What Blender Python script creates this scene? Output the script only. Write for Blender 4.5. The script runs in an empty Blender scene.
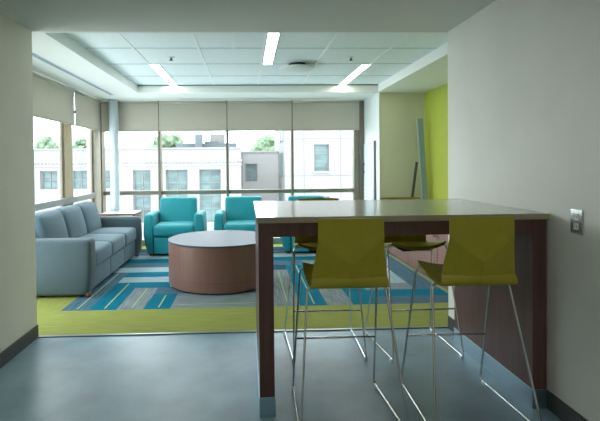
import bpy, bmesh, math, random
from mathutils import Vector, Matrix
random.seed(7)
SC = bpy.context.scene
COL = SC.collection
PI = math.pi

# ------------------------------------------------------------------ camera
F_PX = 460.0
yaw, pitch, roll = 0.0395938781, 0.0158977482, -0.00977443471
pcx, pcy = 265.496834, 170.854633
fw = Vector((math.sin(yaw)*math.cos(pitch), math.cos(yaw)*math.cos(pitch), -math.sin(pitch)))
rt = Vector((math.cos(yaw), -math.sin(yaw), 0))
up = rt.cross(fw)
r2 = math.cos(roll)*rt + math.sin(roll)*up
u2 = -math.sin(roll)*rt + math.cos(roll)*up
cam_data = bpy.data.cameras.new('camera')
cam = bpy.data.objects.new('camera', cam_data); COL.objects.link(cam)
M = Matrix((r2, u2, -fw)).transposed().to_4x4()
M.translation = Vector((0, 0, 1.36))
cam.matrix_world = M
cam_data.sensor_fit = 'HORIZONTAL'; cam_data.sensor_width = 36.0
cam_data.lens = 36.0*F_PX/600.0
cam_data.shift_x = (300-pcx)/600.0
cam_data.shift_y = -(210.5-pcy)/600.0
cam_data.clip_start = 0.05; cam_data.clip_end = 400
SC.camera = cam

# ------------------------------------------------------------------ sky, exposure
SKY = 6.6
EXPOSURE = 0.2
FIX = 18.0
FILL_PANEL = 4.5
SC.cycles.diffuse_bounces = 8
world = bpy.data.worlds.new('overcast_sky'); SC.world = world; world.use_nodes = True
nt = world.node_tree; nt.nodes.clear()
wo = nt.nodes.new('ShaderNodeOutputWorld'); bg = nt.nodes.new('ShaderNodeBackground')
tc = nt.nodes.new('ShaderNodeTexCoord'); mp = nt.nodes.new('ShaderNodeMapping'); mp.inputs['Scale'].default_value = (1.5, 1.5, 5)
nz = nt.nodes.new('ShaderNodeTexNoise'); nz.inputs['Scale'].default_value = 2.2; nz.inputs['Detail'].default_value = 6
rp = nt.nodes.new('ShaderNodeValToRGB')
rp.color_ramp.elements[0].position = .35; rp.color_ramp.elements[0].color = (.74, .82, .86, 1)
rp.color_ramp.elements[1].position = .62; rp.color_ramp.elements[1].color = (.93, .95, .96, 1)
nt.links.new(tc.outputs['Generated'], mp.inputs['Vector']); nt.links.new(mp.outputs[0], nz.inputs['Vector'])
nt.links.new(nz.outputs['Fac'], rp.inputs[0]); nt.links.new(rp.outputs[0], bg.inputs['Color'])
bg.inputs['Strength'].default_value = SKY
nt.links.new(bg.outputs[0], wo.inputs[0])
SC.view_settings.view_transform = 'Standard'; SC.view_settings.look = 'None'
SC.view_settings.exposure = EXPOSURE; SC.view_settings.gamma = 1.0; SC.view_settings.use_curve_mapping = False

# ------------------------------------------------------------------ materials
def mat(name, col, rough=.6, metal=0, var=0, vscale=8, stretch=(1, 1, 1), bump=0, bscale=None, spec=.5, emit=None, sheen=0, detail=4, col2=None):
    m = bpy.data.materials.new(name); m.use_nodes = True
    n = m.node_tree.nodes; l = m.node_tree.links
    b = n['Principled BSDF']
    b.inputs['Roughness'].default_value = rough; b.inputs['Metallic'].default_value = metal
    b.inputs['Specular IOR Level'].default_value = spec
    b.inputs['Base Color'].default_value = (*col, 1)
    if sheen: b.inputs['Sheen Weight'].default_value = sheen
    if emit: b.inputs['Emission Color'].default_value = (*emit[0], 1); b.inputs['Emission Strength'].default_value = emit[1]
    t = n.new('ShaderNodeTexCoord'); mp = n.new('ShaderNodeMapping'); mp.inputs['Scale'].default_value = stretch
    l.new(t.outputs['Object'], mp.inputs['Vector'])
    tx = n.new('ShaderNodeTexNoise'); tx.inputs['Scale'].default_value = vscale; tx.inputs['Detail'].default_value = detail
    l.new(mp.outputs[0], tx.inputs['Vector'])
    r = n.new('ShaderNodeValToRGB')
    c2 = col2 if col2 else tuple(min(1, c*(1+var)) for c in col)
    c1 = tuple(c*(1-var) for c in col) if not col2 else col
    r.color_ramp.elements[0].position = .35; r.color_ramp.elements[0].color = (*c1, 1)
    r.color_ramp.elements[1].position = .65; r.color_ramp.elements[1].color = (*c2, 1)
    l.new(tx.outputs['Fac'], r.inputs[0]); l.new(r.outputs[0], b.inputs['Base Color'])
    if bump:
        t2 = n.new('ShaderNodeTexNoise'); t2.inputs['Scale'].default_value = bscale or vscale*10; t2.inputs['Detail'].default_value = 2
        l.new(mp.outputs[0], t2.inputs['Vector'])
        bp = n.new('ShaderNodeBump'); bp.inputs['Strength'].default_value = bump; bp.inputs['Distance'].default_value = .004
        l.new(t2.outputs['Fac'], bp.inputs['Height']); l.new(bp.outputs[0], b.inputs['Normal'])
    return m

def glass_mat(name, tint, ior=1.45, refl=1.0):
    m = bpy.data.materials.new(name); m.use_nodes = True
    n = m.node_tree.nodes; l = m.node_tree.links; n.clear()
    o = n.new('ShaderNodeOutputMaterial'); tr = n.new('ShaderNodeBsdfTransparent'); gl = n.new('ShaderNodeBsdfGlossy')
    tr.inputs[0].default_value = (*tint, 1); gl.inputs['Roughness'].default_value = .02
    lw = n.new('ShaderNodeLayerWeight'); lw.inputs[0].default_value = .5
    pw = n.new('ShaderNodeMath'); pw.operation = 'POWER'; pw.inputs[1].default_value = 5; l.new(lw.outputs['Facing'], pw.inputs[0])
    fr = n.new('ShaderNodeMath'); fr.operation = 'MULTIPLY_ADD'; fr.inputs[1].default_value = .4; fr.inputs[2].default_value = .015; l.new(pw.outputs[0], fr.inputs[0])
    mx = n.new('ShaderNodeMixShader')
    l.new(fr.outputs[0], mx.inputs[0]); l.new(tr.outputs[0], mx.inputs[1]); l.new(gl.outputs[0], mx.inputs[2]); l.new(mx.outputs[0], o.inputs[0])
    return m

def shade_mat():
    m = mat('roller_shade_fabric', (.55, .53, .46), .9, var=.03, vscale=60, stretch=(1, 1, 6), bump=.1, bscale=700)
    n = m.node_tree.nodes; l = m.node_tree.links
    b = n['Principled BSDF']; o = n['Material Output']
    t = n.new('ShaderNodeBsdfTranslucent'); t.inputs[0].default_value = (.50, .47, .38, 1)
    mx = n.new('ShaderNodeMixShader'); mx.inputs[0].default_value = .22
    l.new(b.outputs[0], mx.inputs[1]); l.new(t.outputs[0], mx.inputs[2]); l.new(mx.outputs[0], o.inputs[0])
    return m

WALL = mat('painted_wall_warm_white', (.78, .745, .66), .62, var=.02, vscale=3, bump=.08, bscale=300)
WALLR = mat('painted_wall_satin_white', (.74, .74, .69), .5, var=.02, vscale=3, bump=.08, bscale=300)
CEIL = mat('painted_ceiling', (.62, .63, .585), .8, var=.015, vscale=2)
SOFF = mat('painted_soffit_white', (.80, .83, .80), .75, var=.01, vscale=2)
TILE = mat('acoustic_tile', (.80, .89, .91), .9, var=.03, vscale=40, bump=.15, bscale=350)
GRIDD = mat('ceiling_dark_line', (.20, .25, .25), .8)  # dark tone for the shade in the tile grooves, also on the moulding
GRIDW = mat('ceiling_tee_white', (.85, .9, .9), .4)
BEIGE = mat('painted_wall_beige', (.56, .57, .42), .7, var=.02, vscale=3)
LIME = mat('painted_wall_lime', (.43, .49, .065), .6, var=.02, vscale=3)
PIER = mat('painted_pier_white', (.80, .86, .86), .5, var=.01, vscale=2)
VINYL = mat('blue_grey_floor', (.215, .325, .40), .33, var=.14, vscale=3.5, detail=9, bump=.05, bscale=40)
BASEB = mat('rubber_baseboard', (.055, .058, .06), .5, var=.1, vscale=10)
TRIMM = mat('transition_strip_metal', (.25, .28, .28), .35, metal=.8)
MULL = mat('mullion_bronze', (.19, .17, .13), .45, var=.05, vscale=10)
MULLT = mat('mullion_tan', (.42, .33, .20), .5, var=.06, vscale=8)
RAILL = mat('window_sill_grey', (.30, .31, .29), .4, var=.04, vscale=6)
COLM = mat('column_paint', (.52, .61, .65), .45, var=.02, vscale=4)
GLASS = glass_mat('window_glass', (.97, 1.0, 1.0), 1.25)
SHADE = shade_mat()
HEM = mat('shade_hem', (.45, .43, .37), .7, var=.03)
WALNUT = mat('dark_walnut', (.12, .056, .050), .38, var=.16, vscale=5, stretch=(6, 6, .5), bump=.05, bscale=60)
WALNUTM = mat('walnut_veneer', (.24, .125, .10), .42, var=.07, vscale=5, stretch=(7, 7, .5), bump=.04, bscale=60)
CABW = mat('cabinet_veneer', (.26, .14, .11), .5, var=.12, vscale=5, stretch=(7, 7, .5))
TOP = mat('laminate_top', (.46, .45, .38), .16, var=.03, vscale=30, spec=.7)
TOPE = mat('laminate_edge_tan', (.38, .32, .22), .45, var=.08, vscale=10, stretch=(.5, 4, 4))
DRTOP = mat('drum_top_grey_laminate', (.09, .115, .16), .42, var=.05, vscale=12, spec=.08)
KICK = mat('brushed_aluminium', (.38, .54, .64), .34, metal=.9, var=.04, vscale=10, stretch=(.4, .4, 8))
CHROME = mat('chrome_wire', (.72, .72, .70), .18, metal=1, var=.02)
CLEAR = mat('clear_glide_plastic', (.75, .82, .85), .25, var=.02)
SHELL = mat('mustard_green_shell', (.40, .34, .02), .42, var=.03, vscale=20, bump=.04, bscale=500)
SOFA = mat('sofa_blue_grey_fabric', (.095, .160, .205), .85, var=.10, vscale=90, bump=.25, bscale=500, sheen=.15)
SOFA_SHADED = mat('sofa_fabric_shaded', (.070, .110, .130), .85, var=.10, vscale=90, bump=.25, bscale=500, sheen=.15)  # same sofa fabric, darkened for the less lit sides
TEAL = mat('teal_upholstery', (.004, .29, .345), .6, var=.05, vscale=50, bump=.12, bscale=400, sheen=.1)
FOOT = mat('dark_foot', (.03, .02, .018), .5)
FOOTW = mat('brown_foot', (.16, .07, .04), .5)
STEEL = mat('steel_plate', (.62, .64, .65), .25, metal=.95, var=.03)
SLOTD = mat('diffuser_slot_dark', (.22, .34, .42), .6)
SLOTW = mat('diffuser_white', (.72, .76, .74), .5)
LAMP = mat('lamp_lens', (1, 1, 1), .5, emit=((1.0, .97, .88), FIX))
WHITEP = mat('white_plastic', (.75, .78, .76), .4)
BLACKP = mat('black_plastic', (.02, .02, .02), .5)
PLANK = mat('grey_board', (.23, .32, .33), .4, var=.08, vscale=4, stretch=(4, 4, .5))
PLANKB = mat('dark_board_edge', (.06, .065, .06), .5, var=.08)
DOORM = mat('pale_blue_door', (.70, .80, .84), .35, var=.02, vscale=3)
DOORE = mat('dark_door_seal', (.08, .10, .11), .5)
# outside
STONE = mat('white_limestone', (.205, .20, .20), .9, var=.03, vscale=.6, detail=6)
STONE_LIFT = mat('white_stone_lightened', (.31, .305, .307), .9, var=.03, vscale=.6)  # limestone lightened to offset the shade on the enclosed wing
STONEJ = mat('stone_joint', (.14, .142, .145), .9)
WPANE = mat('far_window_glass', (.060, .105, .110), .25, var=.35, vscale=1.2, stretch=(1, 1, 3))
WFRAME = mat('far_window_frame', (.115, .14, .14), .6)
LEAF = mat('far_foliage_hazed', (.12, .175, .11), .9, var=.35, vscale=2.5, bump=.5, bscale=8)  # foliage lightened and greyed so its colour carries the distance haze
BARK = mat('bark', (.12, .09, .06), .9)
LAWN = mat('courtyard_paving', (.50, .50, .48), .9, var=.12, vscale=.6)
ROOFM = mat('roof_equipment_grey', (.10, .12, .135), .8)
ROOFL = mat('roof_equipment_pale', (.18, .175, .175), .8)

def carpet(name, col, d, var=.28):
    st = (1.2, 26, 1) if d == 'H' else (26, 1.2, 1)
    return mat(name, col, .95, var=var, vscale=3.2, stretch=st, detail=7, bump=.3, bscale=60, spec=.1)
CC = {}
for d in 'HV':
    CC['lime'+d] = carpet('carpet_lime_'+d, (.27, .295, .080), d, .14)
    CC['teal'+d] = carpet('carpet_teal_'+d, (.0, .145, .23), d, .14)
    CC['slate'+d] = carpet('carpet_slate_'+d, (.07, .14, .20), d)
    CC['grey'+d] = carpet('carpet_grey_'+d, (.19, .23, .25), d)
    CC['light'+d] = carpet('carpet_light_'+d, (.30, .40, .44), d, .18)
    CC['navy'+d] = carpet('carpet_navy_'+d, (.02, .07, .12), d)
CC['line'] = mat('carpet_line', (.30, .42, .22), .95)

# ------------------------------------------------------------------ mesh helpers
def box(bm, x0, x1, y0, y1, z0, z1, bev=0, seg=2, m=0):
    r = bmesh.ops.create_cube(bm, size=1)
    vs = r['verts']
    for v in vs:
        v.co = Vector((x0+(v.co.x+.5)*(x1-x0), y0+(v.co.y+.5)*(y1-y0), z0+(v.co.z+.5)*(z1-z0)))
    fs = set(f for v in vs for f in v.link_faces)
    for f in fs: f.material_index = m
    if bev:
        es = list(set(e for v in vs for e in v.link_edges))
        bmesh.ops.bevel(bm, geom=es, offset=bev, segments=seg, profile=.5, affect='EDGES')
    return vs

def obj(name, bm, mats, parent=None, smooth=False, loc=None):
    bmesh.ops.recalc_face_normals(bm, faces=bm.faces[:])
    me = bpy.data.meshes.new(name); bm.to_mesh(me); bm.free()
    for m in (mats if isinstance(mats, (list, tuple)) else [mats]): me.materials.append(m)
    if smooth:
        for p in me.polygons: p.use_smooth = True
    o = bpy.data.objects.new(name, me); COL.objects.link(o)
    if parent: o.parent = parent
    if loc: o.location = loc
    return o

def bx(name, dims, m, parent=None, bev=0, seg=2):
    bm = bmesh.new(); box(bm, *dims, bev=bev, seg=seg)
    return obj(name, bm, m, parent, smooth=False)

def rbox(name, x0, x1, y0, y1, z0, z1, r, m, parent=None, puff=(0, 0, 0), deform=None, n=6, rn=4):
    """soft rounded box with optional crowned faces and a deformation"""
    def coords(a, b):
        L = b-a; rr = min(r, L*.49)
        c = [a+rr*(1-math.cos(PI/2*i/rn)) for i in range(rn+1)]
        mid = [a+rr+(L-2*rr)*i/n for i in range(1, n)]
        return c+mid+[b-(q-a) for q in reversed(c)]
    X, Y, Z = coords(x0, x1), coords(y0, y1), coords(z0, z1)
    bm = bmesh.new(); cache = {}
    cx, cy, cz = (x0+x1)/2, (y0+y1)/2, (z0+z1)/2
    rx, ry, rz = min(r, (x1-x0)*.49), min(r, (y1-y0)*.49), min(r, (z1-z0)*.49)
    def V(i, j, k):
        key = (i, j, k)
        if key in cache: return cache[key]
        p = Vector((X[i], Y[j], Z[k]))
        q = Vector((min(max(p.x, x0+rx), x1-rx), min(max(p.y, y0+ry), y1-ry), min(max(p.z, z0+rz), z1-rz)))
        d = p-q
        if d.length > 1e-9:
            d.normalize(); p = q+Vector((d.x*rx, d.y*ry, d.z*rz))
        u, v, w = (p.x-cx)/((x1-x0)/2), (p.y-cy)/((y1-y0)/2), (p.z-cz)/((z1-z0)/2)
        p2 = p.copy()
        p2.x += puff[0]*u*max(0, 1-v*v)*max(0, 1-w*w)
        p2.y += puff[1]*v*max(0, 1-u*u)*max(0, 1-w*w)
        p2.z += puff[2]*w*max(0, 1-u*u)*max(0, 1-v*v)
        if deform: p2 = deform(p2)
        cache[key] = bm.verts.new(p2); return cache[key]
    nx, ny, nzz = len(X)-1, len(Y)-1, len(Z)-1
    for i in range(nx):
        for j in range(ny):
            for k in (0, nzz): bm.faces.new((V(i, j, k), V(i+1, j, k), V(i+1, j+1, k), V(i, j+1, k)))
    for i in range(nx):
        for k in range(nzz):
            for j in (0, ny): bm.faces.new((V(i, j, k), V(i+1, j, k), V(i+1, j, k+1), V(i, j, k+1)))
    for j in range(ny):
        for k in range(nzz):
            for i in (0, nx): bm.faces.new((V(i, j, k), V(i, j+1, k), V(i, j+1, k+1), V(i, j, k+1)))
    return obj(name, bm, m, parent, smooth=True)

def fillet(pts, rad, seg=6):
    P = [Vector(p) for p in pts]; out = [P[0]]
    for i in range(1, len(P)-1):
        a = (P[i-1]-P[i]); b = (P[i+1]-P[i]); la, lb = a.length, b.length
        a.normalize(); b.normalize(); t = min(rad, la*.45, lb*.45)
        p0, p1 = P[i]+a*t, P[i]+b*t
        for s in range(seg+1):
            q = s/seg
            out.append(p0*(1-q)**2+P[i]*2*q*(1-q)+p1*q*q)
    out.append(P[-1]); return out

def tube(bm, pts, rad, n=10, bend=0.03):
    P = fillet(pts, bend) if len(pts) > 2 and bend else [Vector(p) for p in pts]
    rings = []; nrm = None
    for i, p in enumerate(P):
        t = (P[min(i+1, len(P)-1)]-P[max(i-1, 0)]).normalized()
        if nrm is None:
            nrm = t.orthogonal().normalized()
        nrm = (nrm-t*nrm.dot(t)).normalized(); b = t.cross(nrm)
        rings.append([bm.verts.new(p+rad*(math.cos(2*PI*k/n)*nrm+math.sin(2*PI*k/n)*b)) for k in range(n)])
    for a, b in zip(rings, rings[1:]):
        for k in range(n): bm.faces.new((a[k], a[(k+1) % n], b[(k+1) % n], b[k]))
    bm.faces.new(rings[0]); bm.faces.new(rings[-1])

def lathe(bm, prof, cx=0, cy=0, n=48):
    rings = []
    for r, z in prof:
        rings.append([bm.verts.new((cx+r*math.cos(2*PI*k/n), cy+r*math.sin(2*PI*k/n), z)) for k in range(n)])
    for a, b in zip(rings, rings[1:]):
        for k in range(n): bm.faces.new((a[k], a[(k+1) % n], b[(k+1) % n], b[k]))
    bm.faces.new(rings[0]); bm.faces.new(rings[-1])

def sharp_smooth(o, ang=35):
    for p in o.data.polygons: p.use_smooth = True
    bm = bmesh.new(); bm.from_mesh(o.data)
    for e in bm.edges:
        if len(e.link_faces) == 2 and e.calc_face_angle(0) > math.radians(ang): e.smooth = False
    bm.to_mesh(o.data); bm.free(); return o

def thing(name, label, cat, loc=(0, 0, 0), rz=0, group=None):
    o = bpy.data.objects.new(name, None); COL.objects.link(o); o.empty_display_size = .1
    o.location = loc; o.rotation_euler = (0, 0, rz); o['label'] = label; o['category'] = cat
    if group: o['group'] = group
    return o
def tag(o, label, cat, group=None, kind=None):
    o['label'] = label; o['category'] = cat
    if group: o['group'] = group
    if kind: o['kind'] = kind
    return o
def struct(o, label=None):
    o['kind'] = 'structure'
    if label: o['label'] = label; 
    return o
def sempty(name, loc, label):
    o = bpy.data.objects.new(name, None); COL.objects.link(o); o.location = loc; o['kind'] = 'structure'; o['label'] = label; return o
def dup(root, loc, rz, label, group=None):
    r = root.copy(); COL.objects.link(r); r.location = loc; r.rotation_euler = (0, 0, rz); r['label'] = label
    if group: r['group'] = group
    for ch in list(root.children):
        c = ch.copy(); COL.objects.link(c); c.parent = r
        for g in list(ch.children):
            d = g.copy(); COL.objects.link(d); d.parent = c
    return r

# ------------------------------------------------------------------ room shell
CZ = 2.415; TZ = 2.53; HZ = 2.80
XL, XR, XW, XP, XA = -1.68, 1.641, -2.45, 2.0, 2.70
YF, YB, Y0 = 3.70, 7.80, -2.2
fl = struct(bx('floor', (XW-.2, XA+.2, Y0-.1, YB+.2, -.15, 0), VINYL), 'blue-grey resilient floor')

# carpet laid over the lounge floor: planks in a right-angled zigzag inside a lime border
bm = bmesh.new(); cm = list(CC.values()); ci = {k: i for i, k in enumerate(CC)}
CT = .006
def plank(x0, x1, y0, y1, c, d, line=False):
    vs = [bm.verts.new(p) for p in ((x0, y0, CT), (x1, y0, CT), (x1, y1, CT), (x0, y1, CT))]
    f = bm.faces.new(vs); f.material_index = ci[c+d]
    if line:
        if d == 'V':
            m_ = (x0+x1)/2+.01; q = (m_-.007, m_+.007, y0+.05, y1-.05)
        else:
            m_ = (y0+y1)/2; q = (x0+.06, x1-.06, m_-.007, m_+.007)
        vs = [bm.verts.new((a, b, CT+.0006)) for a, b in ((q[0], q[2]), (q[1], q[2]), (q[1], q[3]), (q[0], q[3]))]
        bm.faces.new(vs).material_index = ci['line']
box(bm, XW, XA, YF, YB, 0.0005, CT-.001, m=ci['navyH'])
plank(XW, XA, YF, 4.33, 'lime', 'H')
plank(XW, -1.75, 4.33, YB, 'lime', 'V'); plank(2.05, 2.085, 4.33, YB, 'lime', 'V')
plank(2.085, XA, 4.33, YB, 'grey', 'V'); plank(-1.75, 2.05, 7.45, YB, 'lime', 'H')
for a in ((-1.75, -1.5, 5.83, 'slate', 1), (-1.5, -1.24, 5.33, 'teal', 1), (-1.24, -.99, 5.08, 'grey', 1), (-.99, -.74, 4.83, 'teal', 1)):
    plank(a[0], a[1], 4.33, a[2], a[3], 'V', a[4])
for x0, y0, c, ln in ((-.74, 4.33, 'grey', 1), (-.74, 4.58, 'grey', 0), (-.99, 4.83, 'slate', 0), (-1.24, 5.08, 'teal', 0), (-1.5, 5.33, 'light', 0), (-1.5, 5.58, 'teal', 0)):
    plank(x0, .24, y0, y0+.25, c, 'H', ln)
for i, (c, ln) in enumerate((('light', 0), ('slate', 0), ('teal', 0), ('light', 0), ('slate', 1), ('navy', 0))):
    y0 = 5.83+.27*i
    x1 = .24 if i < 1 else (.75 if i < 2 else 1.0)
    plank(-1.75, x1, y0, y0+.27, c, 'H', ln)
for a in ((.24, .49, 5.83, 'grey', 1), (.49, .75, 6.1, 'teal', 1), (.75, 1.0, 6.37, 'grey', 0), (1.0, 1.25, 5.85, 'teal', 0)):
    plank(a[0], a[1], 4.33, a[2], a[3], 'V', a[4])
plank(1.0, 1.25, 5.85, 7.45, 'slate', 'V')
for i, c in enumerate(('slate', 'teal', 'grey', 'light')):
    plank(1.25, 2.05 if i < 2 else (1.78 if i < 3 else 1.5), 4.33+.25*i, 4.58+.25*i, c, 'H')
plank(1.78, 2.05, 4.83, 7.45, 'slate', 'V'); plank(1.5, 1.78, 5.08, 7.45, 'light', 'V'); plank(1.25, 1.5, 5.33, 7.45, 'teal', 'V')
c = obj('carpet', bm, cm, fl); c['label'] = 'zigzag blue and grey carpet planks with a lime border'
struct(bx('trim_1', (XL-.0, XR, YF-.018, YF+.014, 0, .009), TRIMM, bev=.003), 'metal strip between vinyl and carpet')

bm = bmesh.new(); box(bm, XW-.2, XL, Y0, YF, 0, HZ); struct(obj('wall_left', bm, WALL), 'warm white wall at left')
bm = bmesh.new(); box(bm, XR, XA+.2, Y0, YF, 0, HZ); struct(obj('wall_right', bm, WALLR), 'white wall at right')
struct(bx('wall_rear', (XW-.2, XA+.2, Y0-.15, Y0, 0, HZ), WALL), 'wall behind the viewer')
bm = bmesh.new(); box(bm, XA, XA+.15, YF, YB+.1, 0, HZ); struct(obj('wall_lime', bm, LIME), 'lime green painted wall')
bm = bmesh.new(); box(bm, XP+.008, XA, 6.90, YB+.1, 0, HZ); struct(obj('wall_alcove', bm, BEIGE), 'beige alcove wall')
bm = bmesh.new(); box(bm, XP, XP+.0079, 6.892, YB+.1, 0, CZ); struct(obj('wall_pier', bm, PIER), 'white face of the pier next to the windows')
# ceilings
struct(bx('ceiling_front', (XW-.2, XA+.2, Y0, YF, CZ, HZ), CEIL), 'plain painted ceiling')
TL, TR, TY0, TY1 = -1.60, 1.97, YF+.04, 6.84
bm = bmesh.new()
box(bm, XW-.2, TL, YF, YB+.1, CZ, HZ); box(bm, TL, XA, TY1, YB+.1, CZ, HZ); box(bm, TR, XA, YF, TY1, CZ, HZ); box(bm, TL, TR, YF, TY0, CZ, HZ)
struct(obj('ceiling_soffit', bm, SOFF), 'white soffit around the tray ceiling')
ct = struct(bx('ceiling_tray', (TL, TR, TY0, TY1, TZ, HZ), TILE), 'recessed acoustic tile ceiling')
bm = bmesh.new()
for k in range(5):
    y = 3.94+.735*k
    if y < TY1: box(bm, TL, TR, y-.005, y+.005, TZ-.002, TZ+.001)
g1 = obj('groove_shade', bm, GRIDD, ct)  # flush dark strips painted as the shade inside the tile grooves
bm = bmesh.new()
for k in range(-1, 5):
    x = -1.13+.652*k+.0
    if TL < x < TR: box(bm, x-.012, x+.012, TY0, TY1, TZ-.004, TZ+.001)
box(bm, -.133, -.113, TY0, 4.67, TZ-.003, TZ+.001)
g2 = obj('tee', bm, GRIDW, ct)
bx('edge_moulding', (TL, TR, TY1-.012, TY1, TZ-.014, TZ), GRIDD, ct)
# baseboards
struct(bx('baseboard_left', (XL, XL+.012, Y0, YF-.0, 0, .10), BASEB, bev=.003), 'dark rubber base on the left wall')
struct(bx('baseboard_right', (XR-.012, XR, Y0, 3.688, 0, .10), BASEB, bev=.003), 'dark rubber base on the right wall')
struct(bx('baseboard_alcove', (XW+.0, XP, YB-.05, YB, 0.007, .10), RAILL, bev=.004), 'low sill under the back windows')
struct(bx('baseboard_window', (XW, XW+.05, YF+.01, YB-.05, 0.007, .10), RAILL, bev=.004), 'low sill under the side windows')

# ------------------------------------------------------------------ windows: back wall bays 1..4, side wall bays 5..6
def window_back(n, xa, xb, wl, wr, matl, matr, lab):
    w = sempty('window_%d' % n, ((xa+xb)/2, YB, 0), lab)
    def part(name, d, m, bev=.004):
        o = bx(name, d, m, w, bev=bev); o.location = (-(xa+xb)/2, -YB, 0); return o
    part('mullion', (xa-wl/2, xa+wl/2, YB-.078, YB+.10, .10, CZ), matl)
    if wr: part('mullion', (xb-wr/2, xb+wr/2, YB-.03, YB+.10, .10, CZ), matr)
    a, b = xa+wl/2, xb-(wr/2 if wr else .02)
    part('rail', (a, b, YB-.02, YB+.09, .855, .922), MULL)
    part('pane', (a, b, YB+.04, YB+.048, .922, CZ), GLASS, 0)
    part('pane', (a, b, YB+.04, YB+.048, .10, .855), GLASS, 0)
    return w
cs = [-2.415, -1.462, -.33, .763, 1.86]
window_back(1, cs[0], cs[1], .03, 0, MULL, None, 'window bay in the back corner behind the column')
window_back(2, cs[1], cs[2], .042, 0, MULL, None, 'window bay behind the first teal armchair')
window_back(3, cs[2], cs[3], .042, 0, MULL, None, 'window bay behind the second teal armchair')
window_back(4, cs[3], cs[4],   .042, .08, MULL, MULL, 'window bay next to the white pier')
struct(bx('trim_2', (1.91, XP, YB-.02, YB+.10, .0, CZ), MULL), 'end post between last window and pier')

def window_side(n, ya, yb, lab):
    w = sempty('window_%d' % n, (XW, (ya+yb)/2, 0), lab)
    def part(name, d, m, bev=.004):
        o = bx(name, d, m, w, bev=bev); o.location = (-XW, -(ya+yb)/2, 0); return o
    part('frame', (XW-.035, XW-.002, ya, ya+.045, .10, CZ), MULL)
    part('frame', (XW-.035, XW-.002, yb-.05, yb, .10, CZ), MULL)
    part('rail', (XW-.03, XW+.045, ya+.0, yb-.0, .845, .925), RAILL)
    part('pane', (XW-.024, XW-.018, ya+.045, yb-.05, .925, CZ), GLASS, 0)
    part('pane', (XW-.024, XW-.018, ya+.045, yb-.05, .10, .85), GLASS, 0)
window_side(5, YF+.02, 6.25, 'large side window above the sofa')
window_side(6, 6.53, 7.43, 'narrow side window in the back left corner')
struct(bx('trim_3', (XW-.04, XW+.015, 6.25, 6.53, .0, CZ), MULLT, bev=.004), 'tan pier between the side windows')
struct(bx('trim_4', (XW-.10, XW+.03, 7.43, YB+.10, .0, CZ), mat('corner_post_paint', (.38, .34, .27), .5, var=.04), bev=.004), 'tan corner post')
struct(bx('trim_5', (XW-.03, XW+.0455, 6.25, 6.53, .845, .925), RAILL, bev=.004), 'grey rail across the tan pier')

def shade(name, d, axis, lab):
    x0, x1, y0, y1, z0, z1 = d
    t = thing('roller_shade', lab, 'window shade', ((x0+x1)/2, (y0+y1)/2, z0), 0, 'roller shades half way down the windows')
    off = Vector((-(x0+x1)/2, -(y0+y1)/2, -z0))
    a = bx('shade_cloth', (x0, x1, y0, y1, z0+.02, z1), SHADE, t); a.location = off
    if axis == 'x': b = bx('hem_bar', (x0, x1, y0-.006, y1+.006, z0, z0+.024), HEM, t, bev=.005)
    else: b = bx('hem_bar', (x0-.006, x1+.006, y0, y1, z0, z0+.024), HEM, t, bev=.005)
    b.location = off
    bm = bmesh.new()
    if axis == 'x': tube(bm, [(x0, (y0+y1)/2, z1-.022), (x1, (y0+y1)/2, z1-.022)], .02, 12)
    else: tube(bm, [((x0+x1)/2, y0, z1-.022), ((x0+x1)/2, y1, z1-.022)], .02, 12)
    r = obj('roller', bm, SHADE, t, True); r.location = off
SZ = 1.908
ys = YB-.085
shade('s', (-2.395, -1.470, ys, ys+.004, SZ, CZ-.005), 'x', 'roller shade behind the round column in the back corner')
shade('s', (-1.454, -.338, ys, ys+.004, SZ, CZ-.005), 'x', 'roller shade above the left teal armchair, right of the column')
shade('s', (-.322, .755, ys, ys+.004, SZ, CZ-.005), 'x', 'roller shade straight above the teal armchair beside the drum table')
shade('s', (.771, 1.90, ys, ys+.004, SZ, CZ-.005), 'x', 'rightmost roller shade, touching the white pier')
xs = XW+.075
shade('s', (xs, xs+.004, YF+.05, 6.445, SZ, CZ-.005), 'y', 'large roller shade on the side window nearest the left wall')
shade('s', (xs, xs+.004, 6.478, 7.56, SZ, CZ-.005), 'y', 'narrower roller shade on the side window beside the corner post')

cl_ = [o for o in COL.objects if o.name.startswith('roller_shade') and o.get('label', '').startswith('large roller')][0]
b_ = bx('clip', (-.010, .012, 1.345, 1.372, .17, .21), BLACKP, cl_, bev=.003)
# column
bm = bmesh.new(); lathe(bm, [(.085, 0.008), (.085, .02), (.074, .03), (.074, CZ-.02), (.084, CZ-.015), (.084, CZ)], -2.165, 7.60, 40)
struct(sharp_smooth(obj('trim_6', bm, COLM)), 'round pale blue-grey column in the back corner')

# pale side door in the pier face
dr = sempty('door_1', (XP, 7.5, 0), 'pale blue narrow door in the pier face')
def dp(name, d, m, par=None, bev=0):
    o = bx(name, d, m, par or dr, bev=bev)
    o.location = (-XP, -7.5, 0) if par is None else (0, 0, 0); return o
leaf = dp('door_leaf', (XP-.022, XP, 7.12, 7.74, .01, 1.675), DOORM, bev=.003)
dp('door_seal', (XP-.026, XP, 7.08, 7.12, .01, 1.70), DOORE)
bm = bmesh.new(); tube(bm, [(XP-.022, 7.70, 1.33), (XP-.06, 7.70, 1.33), (XP-.06, 7.70, 1.20), (XP-.022, 7.70, 1.20)], .011, 8, .015)
obj('handle', bm, DOORE, leaf, True)
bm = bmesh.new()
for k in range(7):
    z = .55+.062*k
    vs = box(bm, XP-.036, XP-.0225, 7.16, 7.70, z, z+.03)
obj('light_stripe', bm, SOFF, leaf)  # pale slats stand in for striped light reflected low on the door

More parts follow.
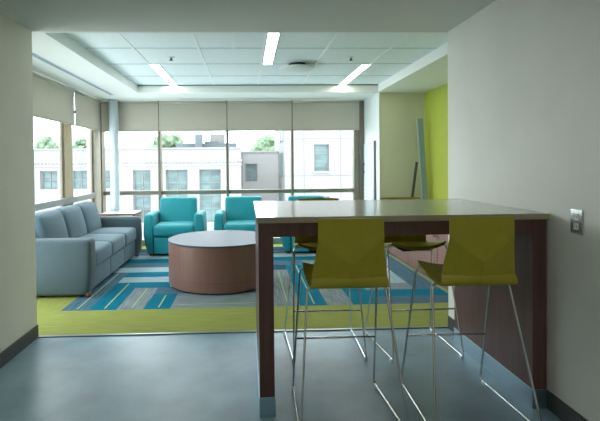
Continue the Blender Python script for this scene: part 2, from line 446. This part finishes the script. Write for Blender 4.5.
# ------------------------------------------------------------------ ceiling fittings
def ceiling_light(x, y0, y1, lab):
    t = thing('ceiling_light', lab, 'ceiling light', (x, (y0+y1)/2, TZ), 0, 'linear ceiling lights in the tray ceiling')
    L = (y1-y0)/2
    bm = bmesh.new()
    for d in ((-.058, -.049, -L, L), (.049, .058, -L, L), (-.049, .049, -L, -L+.008), (-.049, .049, L-.008, L)): box(bm, d[0], d[1], d[2], d[3], -.008, 0)
    obj('frame', bm, GRIDW, t)
    bx('diffuser', (-.049, .049, -L+.008, L-.008, -.005, -.001), LAMP, t)
ceiling_light(-1.067, 5.42, 6.84, 'left linear light in the tiled ceiling, above the sofa side')
ceiling_light(.25, 3.95, 5.42, 'central linear light, the widest looking and nearest of the three')
ceiling_light(1.428, 5.42, 6.84, 'right linear light in the tiled ceiling, above the far bar stools')

t = thing('ceiling_diffuser', 'round flat white air diffuser hanging under the tiled ceiling', 'air vent', (.60, 5.42, TZ))
bm = bmesh.new(); lathe(bm, [(.10, 0), (.10, -.03), (.12, -.035), (.12, -.05)], n=32); sharp_smooth(obj('neck', bm, BLACKP, t))
bm = bmesh.new(); lathe(bm, [(.19, -.045), (.205, -.05), (.19, -.062), (.10, -.07), (.02, -.072)], n=40); sharp_smooth(obj('plate', bm, SLOTW, t))

for x, y, lab in ((-.817, 5.065, 'small dark sprinkler head above the left linear light'), (1.16, 5.07, 'small dark sprinkler head above the right linear light')):
    t = thing('sprinkler_head', lab, 'sprinkler', (x, y, TZ), 0, 'sprinkler heads in the tiled ceiling')
    bm = bmesh.new(); lathe(bm, [(.036, 0), (.036, -.004), (.02, -.008), (.01, -.01)], n=20); obj('escutcheon', bm, SLOTW, t, True)
    bm = bmesh.new(); lathe(bm, [(.009, -.01), (.009, -.03), (.022, -.034), (.022, -.037)], n=14); obj('deflector', bm, BLACKP, t)

def slot(x0, x1, y0, y1, lab):
    t = thing('slot_diffuser', lab, 'air vent', ((x0+x1)/2, (y0+y1)/2, CZ), 0, 'long slot diffusers in the soffit')
    a, b = (x1-x0)/2, (y1-y0)/2
    bm = bmesh.new()
    box(bm, -a, -a+.012, -b, b, -.006, 0); box(bm, a-.012, a, -b, b, -.006, 0); box(bm, -a+.012, a-.012, -b, -b+.012, -.006, 0); box(bm, -a+.012, a-.012, b-.012, b, -.006, 0)
    obj('frame', bm, SLOTW if a > b else COLM, t)
    bx('slot', (-a+.012, a-.012, -b+.012, b-.012, -.003, -.0005), SLOTD if a < b else COLM, t)
slot(-2.045, -1.985, 4.42, 7.0, 'long slot diffuser in the left soffit above the sofa')
slot(-1.07, 1.5, 7.47, 7.52, 'thin slot diffuser in the soffit along the back windows')

# unseen fill panels added behind the camera to light the foreground
for x, y, pl_lab in ((-.9, .2, 'added square fill panel in the ceiling at the left, beside the left wall'), (.9, .2, 'added square fill panel in the ceiling at the right, beside the right wall'), (0, -1.2, 'added square fill panel in the ceiling nearest the rear wall')):
    t = thing('added_panel_light', pl_lab, 'ceiling light', (x, y, CZ), 0, 'added unseen fill panels over the front room')
    bm = bmesh.new()
    for d in ((-.3, -.28, -.3, .3), (.28, .3, -.3, .3), (-.28, .28, -.3, -.28), (-.28, .28, .28, .3)): box(bm, *d, -.008, 0)
    obj('frame', bm, GRIDW, t)
    bx('diffuser', (-.28, .28, -.28, .28, -.005, -.001), mat('fill_panel_lens', (1, 1, 1), .5, emit=((1, .96, .86), FILL_PANEL)), t)

# ------------------------------------------------------------------ bar table
bt = thing('bar_table', 'long bar-height table with grey laminate top and dark walnut end panels', 'table', (.85, 2.98, 0))
def tp(name, d, m, par=None, bev=.002):
    o = bx(name, d, m, par or bt, bev=bev)
    if par is None: o.location = (-.85, -2.98, 0)
    return o
bm = bmesh.new(); box(bm, .045, 1.638, 2.435, 3.505, 1.066, 1.074, bev=.001, m=0); box(bm, .047, 1.636, 2.437, 3.503, 1.042, 1.066, m=1)
o = obj('table_top', bm, [TOP, TOPE], bt); o.location = (-.85, -2.98, 0)
tp('apron', (.135, 1.552, 2.455, 2.49, .965, 1.042), WALNUT)
tp('apron', (.135, 1.552, 3.36, 3.39, .965, 1.042), WALNUT)
for x0, x1 in ((.055, .135), (1.552, 1.630)):
    p = tp('side_panel', (x0, x1, 2.445, 3.40, .105, 1.042), WALNUT)
    e = .003
    o = bx('kick_plate', (x0-e, x1+e, 2.445-e, 3.40+e, .0, .107), KICK, p, bev=.002)

# ------------------------------------------------------------------ bar stools
def shell_bm():
    bm = bmesh.new(); prof = []
    # centreline profile (y, z, halfwidth)
    NB = 24
    for i in range(NB+1):                                # back, top to bottom
        q = i/NB; prof.append((-.215-.012*q+.008*math.sin(PI*q), 1.084-(1.084-.783)*q, .164+.002*q+.026*max(0, (q-.4)/.6), 1-q))
    y_e = prof[-1][0]
    for i in range(1, 11):                               # bend
        a = PI/2*i/10; prof.append((y_e+.05*(1-math.cos(a)),   .783-.050*math.sin(a), .192+.008*i/10, None))
    y_s = prof[-1][0]
    for i in range(1, 11):                               # seat
        q = i/10; prof.append((y_s+.340*q, .733+.024*q-.002*math.sin(PI*q), .200+.010*math.sin(PI*q), None))
    y_s, z_s = prof[-1][0], prof[-1][1]
    for i in range(1, 4): prof.append((y_s+.022*i/3, z_s-.018*(i/3)**2, .200-.016*i/3, None))
    nu = 20
    rows = []
    for j, (y, z, hw, t) in enumerate(prof):
        row = []
        for i in range(nu+1):
            s = -1+2*i/nu; x = hw*s; yy, zz = y, z
            if t is not None:
                line = .25+abs(s)*10/24
                if t < line: yy += .10*(line-t)
                yy += -.0+.014*(s*s)*(t)                  # slight wrap of the back
                if t > .95: zz -= .005*abs(s)**8
            else:
                line_b = .25+abs(s)*10/24
                if j < NB+11: yy += .10*line_b*(1-(j-NB)/11)
                if j >= NB+11:
                    q = (j-NB-11)/12; zz += .034*s*s*min(1, q*1.3)
                    yy -= .035*(abs(s)**3)*max(0, q-.55)/.45
            row.append(Vector((x, yy, zz)))
        rows.append(row)
    T = .011
    nrm = []
    for j in range(len(rows)):
        a = rows[max(j-1, 0)]; b = rows[min(j+1, len(rows)-1)]; rr = []
        for i in range(nu+1):
            du = rows[j][min(i+1, nu)]-rows[j][max(i-1, 0)]; dv = b[i]-a[i]
            rr.append(du.cross(dv).normalized())
        nrm.append(rr)
    A = [[bm.verts.new(p+n*T*.5) for p, n in zip(r_, n_)] for r_, n_ in zip(rows, nrm)]
    B = [[bm.verts.new(p-n*T*.5) for p, n in zip(r_, n_)] for r_, n_ in zip(rows, nrm)]
    R = len(rows)
    for j in range(R-1):
        for i in range(nu):
            for S in (A, B):
                a_, b_, c_, d_ = S[j][i], S[j][i+1], S[j+1][i+1], S[j+1][i]
                if j >= NB: bm.faces.new((a_, b_, c_, d_))
                elif i < nu//2: bm.faces.new((a_, b_, c_)); bm.faces.new((a_, c_, d_))
                else: bm.faces.new((a_, b_, d_)); bm.faces.new((b_, c_, d_))
    for j in range(R-1):
        bm.faces.new((A[j][0], A[j+1][0], B[j+1][0], B[j][0])); bm.faces.new((A[j][nu], B[j][nu], B[j+1][nu], A[j+1][nu]))
    for i in range(nu):
        bm.faces.new((A[0][i], B[0][i], B[0][i+1], A[0][i+1])); bm.faces.new((A[R-1][i], A[R-1][i+1], B[R-1][i+1], B[R-1][i]))
    return bm

st = thing('bar_stool', 'mustard-green bar stool at the near side, left of the two, back to the viewer', 'bar stool', (.512, 2.465, 0), 0, 'mustard-green bar stools around the table')
o = sharp_smooth(obj('seat_shell', shell_bm(), SHELL, st), 13)
WR = .0058
for s in (-1, 1):
    bm = bmesh.new()
    tube(bm, [(s*.03, -.085, .720), (s*.205, -.085, .720), (s*.270, -.275, .018), (s*.248, .300, .018), (s*.218, .105, .768), (s*.03, .105, .736)], WR, 10, .035)
    w = obj('leg_frame', bm, CHROME, st, True)
    for yy, xx in ((-.235, .2685), (.262, .2495)):
        bm = bmesh.new(); box(bm, s*xx-.010, s*xx+.010, yy-.016, yy+.016, .001, .020, bev=.004); obj('glide', bm, CLEAR, w)
bm = bmesh.new(); tube(bm, [(-.233, .215, .33), (.233, .215, .33)], WR, 10); obj('footrest', bm, CHROME, st, True)
bm = bmesh.new(); box(bm, -.11, .11, -.15, .12, .722, .727, bev=.002)
obj('mounting_plate', bm, BLACKP, st)
dup(st, (1.175, 2.465, 0), 0, 'mustard-green bar stool at the near side, right of the two, beside the right wall')
dup(st, (.552, 3.385, 0), PI-.01, 'mustard-green bar stool across the table facing the viewer, nearer the drum table')
dup(st, (1.207, 3.36, 0), PI+.05, 'mustard-green bar stool across the table facing the viewer, nearer the cabinet')

# ------------------------------------------------------------------ drum coffee table
dt = thing('drum_coffee_table', 'large round drum coffee table in brown veneer with grey top', 'coffee table', (-.318, 5.32, 0))
bm = bmesh.new(); lathe(bm, [(.583, .022), (.588, .027), (.588, .490), (.583, .494)], n=96); o = sharp_smooth(obj('drum', bm, WALNUTM, dt)); 
bm = bmesh.new(); lathe(bm, [(.590, .494), (.593, .497), (.593, .508), (.588, .512), (.3, .5121), (.02, .5122)], n=96); sharp_smooth(obj('table_top', bm, DRTOP, dt))
bm = bmesh.new(); lathe(bm, [(.54, .008), (.54, .024)], n=64); sharp_smooth(obj('plinth', bm, BLACKP, dt))
for k in range(6):
    a = 2*PI*(k+.35)/6
    bm = bmesh.new(); lathe(bm, [(.03, .006), (.032, .012), (.032, .024), (.02, .028)], .56*math.cos(a), .515*math.sin(a), 16); obj('glide', bm, CLEAR, dt, True)
bm = bmesh.new(); lathe(bm, [(.5882, .120), (.5890, .1215), (.5882, .123)], n=96); obj('seam', bm, WALNUT, dt, True)

# ------------------------------------------------------------------ upholstered seats
def arm_deform(xin, xout, z0, z1, yfront, taper=.04, bulge=.014):
    s = 1 if xout > xin else -1
    def f(p):
        t = (p.z-z0)/(z1-z0)
        k = abs(p.x-xin)/abs(xout-xin)
        p = p.copy()
        low = max(0, .55-t)/.55
        p.x -= s*k*(taper*low**1.6); p.x += s*k*bulge*math.sin(PI*min(1, t*1.05))
        kf = max(0, min(1, (yfront+.25-p.y)/.25))
        p.y += kf*(.045*low**1.5)-kf*.012*math.sin(PI*t)
        return p
    return f

ac = thing('armchair', 'teal upholstered armchair left of the two facing, beside the square side table', 'armchair', (-1.095, 6.78, 0), 0, 'teal armchairs in front of the back windows')
ac['label'] = 'teal armchair beside the square side table and the sofa end'
rbox('base', -.285, .285, .05, .66, .04, .30, .02, TEAL, ac)
rbox('front_panel', -.29, .29, .03, .08, .04, .285, .018, TEAL, ac, puff=(0, .006, 0))
rbox('seat_cushion', -.297, .297, .0, .52, .30, .465, .045, TEAL, ac, puff=(0, .012, .022))
def bkf(p):
    q = p.copy(); q.y += (p.z-.40)*.16; return q
rbox('backrest', -.292, .292, .45, .60, .30, .835, .04, TEAL, ac, puff=(0, .018, .008), deform=bkf)
for s in (-1, 1):
    xa, xb = .30*s, .428*s
    rbox('armrest', min(xa, xb), max(xa, xb), .03, .66, .030, .625, .034, TEAL, ac, puff=(.0, 0, .008), deform=arm_deform(xa, xb, .035, .625, .03))
    for y in (.10, .58):
        bm = bmesh.new(); lathe(bm, [(.020, .006), (.030, .045)], .34*s, y, 14); obj('leg', bm, FOOT, ac, True)
dup(ac, (-.065, 6.78, 0), 0, 'teal armchair directly behind the round drum coffee table')
dup(ac, (.94, 6.78, 0), 0, 'teal armchair mostly hidden behind the bar table')

# sofa: local x along the length (towards the camera = 0), built directly in world axes around its base
sf = thing('sofa', 'blue-grey three-seat sofa standing along the side windows', 'sofa', (-2.0, 5.85, 0))
def loc(o): o.location = (2.0, -5.85, 0); return o
loc(rbox('base', -2.36, -1.68, 4.90, 6.80, .05, .27, .02, SOFA_SHADED, sf))
def swap_arm(ya, yb, taper=.012, bulge=.010):
    s = 1 if yb > ya else -1
    z0, z1, xf = .030, .600, -1.58
    def f(p):
        t = (p.z-z0)/(z1-z0); k = abs(p.y-ya)/abs(yb-ya); p = p.copy()
        low = max(0, .5-t)/.5
        p.y -= s*k*(taper*.5*low**1.6); p.y += s*k*bulge*math.sin(PI*min(1, t*1.05))
        kf = max(0, min(1, (p.x-(xf-.25))/.25))
        p.x -= kf*(.03*low**1.5); p.x += kf*.010*math.sin(PI*t)
        return p
    return f
loc(rbox('armrest', -2.40, -1.61, 4.73, 4.93, .030, .600, .045, SOFA_SHADED, sf, puff=(0, 0, .004), deform=swap_arm(4.93, 4.73)))
loc(rbox('armrest', -2.40, -1.58, 6.75, 6.91, .030, .600, .045, SOFA_SHADED, sf, puff=(0, 0, .008), deform=swap_arm(6.75, 6.91)))
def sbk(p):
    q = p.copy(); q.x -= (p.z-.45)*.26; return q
loc(rbox('back_frame', -2.38, -2.24, 4.90, 6.78, .25, .68, .03, SOFA_SHADED, sf))
n3 = (6.75-4.93)/3
for k in range(3):
    a, b = 4.93+n3*k, 4.93+n3*(k+1)
    loc(rbox('front_panel', -1.70, -1.640, a+.003, b-.003, .055, .265, .014, SOFA, sf, puff=(.005, 0, 0)))
    loc(rbox('seat_cushion', -2.22, -1.615, a+.002, b-.002, .27, .455, .04, SOFA, sf, puff=(.012, 0, .028)))
    loc(rbox('back_cushion', -2.245, -2.095, a+.004, b-.004, .44, .838, .055, SOFA, sf, puff=(.045, .0, .012), deform=sbk))
for x in (-1.645, -2.30):
    for y in (4.775, 6.86):
        bm = bmesh.new(); lathe(bm, [(.022, .006), (.034, .055)], x, y, 14); loc(obj('leg', bm, FOOTW, sf, True))

# side table
tb = thing('side_table', 'square brown side table between sofa end and column', 'side table', (-1.98, 7.27, 0))
bm = bmesh.new(); box(bm, -.27, .27, -.24, .24, .592, .62, bev=.003); obj('table_top', bm, WALNUTM, tb)
bm = bmesh.new(); box(bm, -.258, .258, -.228, .228, .6201, .6215); obj('top_laminate', bm, mat('side_table_laminate', (.50, .52, .52), .22, var=.03), tb)
for s in (-1, 1): bx('side_panel', (s*.25-.014, s*.25+.014, -.22, .22, .007, .592), WALNUTM, tb, bev=.002)
bx('shelf', (-.236, .236, -.21, .21, .16, .185), WALNUTM, tb, bev=.002)

# ------------------------------------------------------------------ alcove cabinet and what leans on it
cb = thing('storage_cabinet', 'low brown wooden storage cabinet along the lime green wall', 'cabinet', (2.39, 5.45, 0))
def cp(name, d, m, par=None, bev=.002):
    o = bx(name, d, m, par or cb, bev=bev)
    if par is None: o.location = (-2.39, -5.45, 0)
    return o
cp('body', (2.11, 2.69, 4.05, 6.86, .008, .79), CABW)
cp('worktop', (2.085, 2.695, 4.04, 6.88, .79, .82), TOPE)
for k in range(6):
    w_ = .467; a = 4.055+w_*k
    d = cp('door', (2.092, 2.11, a+.003, a+w_-.003, .03, .785), CABW)
    yy = a+w_-.045 if k % 2 else a+.045
    bm = bmesh.new(); tube(bm, [(2.092, yy, .64), (2.065, yy, .64), (2.065, yy, .53), (2.092, yy, .53)], .008, 8, .012)
    obj('handle', bm, CHROME, d, True)

def board(name, p0, p1, w, th, m, lab, cat):
    """flat board leaning from foot p0 to head p1"""
    p0, p1 = Vector(p0), Vector(p1); L = (p1-p0).length; z = (p1-p0).normalized(); x = Vector((1, 0, 0)); x = (x-z*x.dot(z)).normalized(); y = z.cross(x)
    bm = bmesh.new(); box(bm, -w/2, w/2, -th/2, th/2, 0, L, bev=.003)
    o = obj(name, bm, m); Mx = Matrix((x, y, z)).transposed().to_4x4(); Mx.translation = p0; o.matrix_world = Mx
    tag(o, lab, cat); return o
board('grey_board', (2.590, 6.62, .823), (2.555, 6.72, 2.00), .085, .04, PLANK, 'tall narrow grey-blue board leaning in the lime wall corner', 'board')
board('dark_board', (2.43, 6.70, .823), (2.535, 6.79, 1.36), .035, .03, PLANKB, 'short dark strip leaning against the grey-blue board', 'board')

# ------------------------------------------------------------------ outlet
t = thing('wall_outlet', 'steel power outlet plate on the right wall above the table end', 'outlet', (XR, 2.225, 1.055))
bm = bmesh.new(); box(bm, -.006, 0, -.042, .042, -.062, .062, bev=.002); obj('cover_plate', bm, STEEL, t)
for z in (-.024, .024):
    bm = bmesh.new(); box(bm, -.0085, -.006, -.017, .017, z-.017, z+.017, bev=.001); r = obj('receptacle', bm, WHITEP, t)
    bm = bmesh.new(); box(bm, -.009, -.0086, -.008, -.005, z-.004, z+.008); box(bm, -.009, -.0086, .005, .008, z-.004, z+.008); obj('slot', bm, BLACKP, r)

# ------------------------------------------------------------------ outside
struct(bx('ground', (-60, 60, YB+1.0, 90, -7.2, -7.0), LAWN), 'paved courtyard below')
bpy.data.objects['ground'].name = 'floor_outside'

def wall_holes(bm, x0, x1, z0, z1, y0, y1, holes):
    xs_ = sorted(set([x0, x1]+[h[0] for h in holes]+[h[1] for h in holes]))
    for a, b in zip(xs_, xs_[1:]):
        hs = sorted([h for h in holes if h[0] <= a+1e-6 and h[1] >= b-1e-6], key=lambda h: h[2]); z = z0
        for h in hs:
            if h[2] > z: box(bm, a, b, y0, y1, z, h[2])
            z = h[3]
        if z < z1: box(bm, a, b, y0, y1, z, z1)
def far_window(b, x0, x1, z0, z1, y, nx=2, nz=3):
    bm = bmesh.new(); t = .07
    box(bm, x0, x0+t, y, y+.08, z0, z1); box(bm, x1-t, x1, y, y+.08, z0, z1); box(bm, x0+t, x1-t, y, y+.08, z1-t, z1); box(bm, x0+t, x1-t, y, y+.08, z0, z0+t)
    for i in range(1, nx): xx = x0+(x1-x0)*i/nx; box(bm, xx-.02, xx+.02, y, y+.07, z0+t, z1-t)
    for i in range(1, nz): zz = z0+(z1-z0)*i/nz; box(bm, x0+t, x1-t, y+.005, y+.075, zz-.025, zz+.025)
    w = obj('window', bm, WFRAME, b)
    bx('pane', (x0+t, x1-t, y+.05, y+.06, z0+t, z1-t), WPANE, w)
# long white building across the courtyard
Yf = 26.0
b1 = thing('white_building', 'long white stone building across the courtyard with tall windows and a parapet', 'building', (0, 0, 0))
hol = []
wins = [(-6.40, -5.42), (-4.58, -3.36), (-2.70, -1.50)]
wins += [(-8.2, -7.25), (-9.8, -8.85), (-11.5, -10.55), (-14.3, -13.1), (-16.2, -15.0), (-18.1, -16.9), (-20.0, -18.8)]
for a, b in wins: hol.append((a, b, -1.9 if a > -7 else .05, 1.06)); hol.append((a, b, -6.2, -3.6))
bm = bmesh.new(); wall_holes(bm, -24, -.35, -7, 2.22, Yf, Yf+.45, hol); box(bm, -.8, -.35, Yf+.45, 36, -7, 2.22); box(bm, -24, -.8, Yf+.45, 34, 1.7, 2.0)
box(bm, -24, -.8, Yf+.7, Yf+.8, -7, 1.7)
obj('wall', bm, STONE, b1)
bm = bmesh.new(); box(bm, -24, -.30, Yf-.10, Yf, 1.52, 1.62); box(bm, -24, -.30, Yf-.06, Yf, 1.30, 1.36)
for i in range(60): box(bm, -12+.2*i-.5, -12+.2*i-.4, Yf-.03, Yf, 1.44, 1.52)
obj('cornice', bm, STONE_LIFT, b1)
bx('coping', (-24.1, -.35, Yf-.08, Yf+.5, 2.22, 2.30), STONE, b1)
for a, b in wins: far_window(b1, a, b, -1.9 if a > -7 else .05, 1.06, Yf+.25, 2, 4 if a > -7 else 2)
bm = bmesh.new(); box(bm, -4.6, -.7, 30.0, 30.6, 2.0, 2.72); u = obj('roof_screen', bm, ROOFM, b1)
bm = bmesh.new(); box(bm, -3.3, -2.85, 29.3, 29.9, 2.0, 3.25); box(bm, -2.75, -1.9, 30.0, 30.6, 2.73, 2.85); obj('roof_vent', bm, ROOFM, b1)
bm = bmesh.new(); box(bm, -2.5, -1.55, 31.2, 32.2, 2.0, 3.4); obj('roof_housing', bm, ROOFL, b1)

b2 = thing('connecting_building', 'lower pale building wing between the two white blocks with one window', 'building', (0, 0, 0))
bm = bmesh.new(); wall_holes(bm, -.34, 2.14, -7, 2.12, 31.4, 31.8, [(-.13, .68, .15, 1.36), (-.13, .68, -3.6, -1.2)]); box(bm, -.34, 2.14, 31.8, 37, 1.6, 1.9); box(bm, -.34, 2.14, 32.2, 32.3, -7, 1.6); obj('wall', bm, STONE_LIFT, b2)
bx('coping', (-.34, 2.14, 31.3, 31.9, 2.12, 2.22), STONE_LIFT, b2)
far_window(b2, -.13, .68, .15, 1.36, 31.55, 2, 2); far_window(b2, -.13, .68, -3.6, -1.2, 31.55, 2, 3)

b3 = thing('tall_building', 'tall white panelled building at right across the courtyard', 'building', (0, 0, 0))
X3 = 2.15
hol = [(3.80, 4.66, .90, 2.42), (3.80, 4.66, -2.4, -.55), (7.4, 8.3, .90, 2.42)]
bm = bmesh.new(); wall_holes(bm, X3, 16, -7, 7.5, Yf, Yf+.4, hol); box(bm, X3, X3+.4, Yf+.4, 36, -7, 7.5); box(bm, X3+.4, 16, Yf+.7, Yf+.8, -7, 7.5); obj('wall', bm, STONE, b3)
bm = bmesh.new()
for z in (-.2, .62, 2.72, 4.0): box(bm, X3, 16, Yf-.012, Yf, z, z+.045)
for x in (3.2, 5.3, 6.6): box(bm, x, x+.045, Yf-.010, Yf, -7, 7.5)
obj('panel_joint', bm, STONEJ, b3)
for h in hol: far_window(b3, h[0], h[1], h[2], h[3], Yf+.18, 1, 3); bx('window_sill', (h[0]-.08, h[1]+.08, Yf-.08, Yf+.18, h[2]-.12, h[2]), STONE, b3)
for ya in (27.2, 29.0):
    for z0 in (-1.6, .55, 2.7):
        bm = bmesh.new(); box(bm, X3-.05, X3+.02, ya, ya+1.0, z0, z0+1.5); w = obj('window', bm, WFRAME, b3)
        bx('pane', (X3-.06, X3-.051, ya+.08, ya+.92, z0+.08, z0+1.42), WPANE, w)

def tree(x, y, ztop, w, h, lab, seed):
    random.seed(seed)
    t = thing('tree', lab, 'tree', (x, y, -7), 0, 'trees beyond the white buildings')
    bm = bmesh.new()
    zc = ztop-h/2+7
    for i in range(46):
        a = random.random()*2*PI; u = random.uniform(-1, 1); rr = math.sqrt(1-u*u)*random.uniform(.55, 1)
        c_ = Vector((math.cos(a)*rr*w/2*.85, math.sin(a)*rr*w/2*.85, zc+u*h/2*.82)); rad = random.uniform(.16, .28)*min(w, h)*.62
        r = bmesh.ops.create_icosphere(bm, subdivisions=2, radius=rad)
        for v in r['verts']:
            v.co = v.co*(1+random.uniform(-.22, .22))+c_
    obj('crown', bm, LEAF, t)
    bm = bmesh.new(); tube(bm, [(0, 0, 0), (.1, 0, (zc-h*.3)/2), (0, 0, zc)], .22, 8); obj('trunk', bm, BARK, t, True)
tree(-7.7, 45, 4.3, 4.2, 4.6, 'green tree showing above the white parapet behind the second window mullion', 3)
tree(2.15, 45, 4.0, 4.6, 5.2, 'green tree above the lower wing, left of the tall building', 5)
tree(-19.2, 45, 4.2, 2.8, 3.4, 'tree crown seen through the large side window above the parapet', 8)
tree(-15.9, 45, 4.0, 2.6, 3.0, 'tree crown seen through the narrow side window beside the tan pier', 9)
tree(-13.6, 45, 3.0, 2.2, 2.6, 'tree crown just left of the round column', 10)
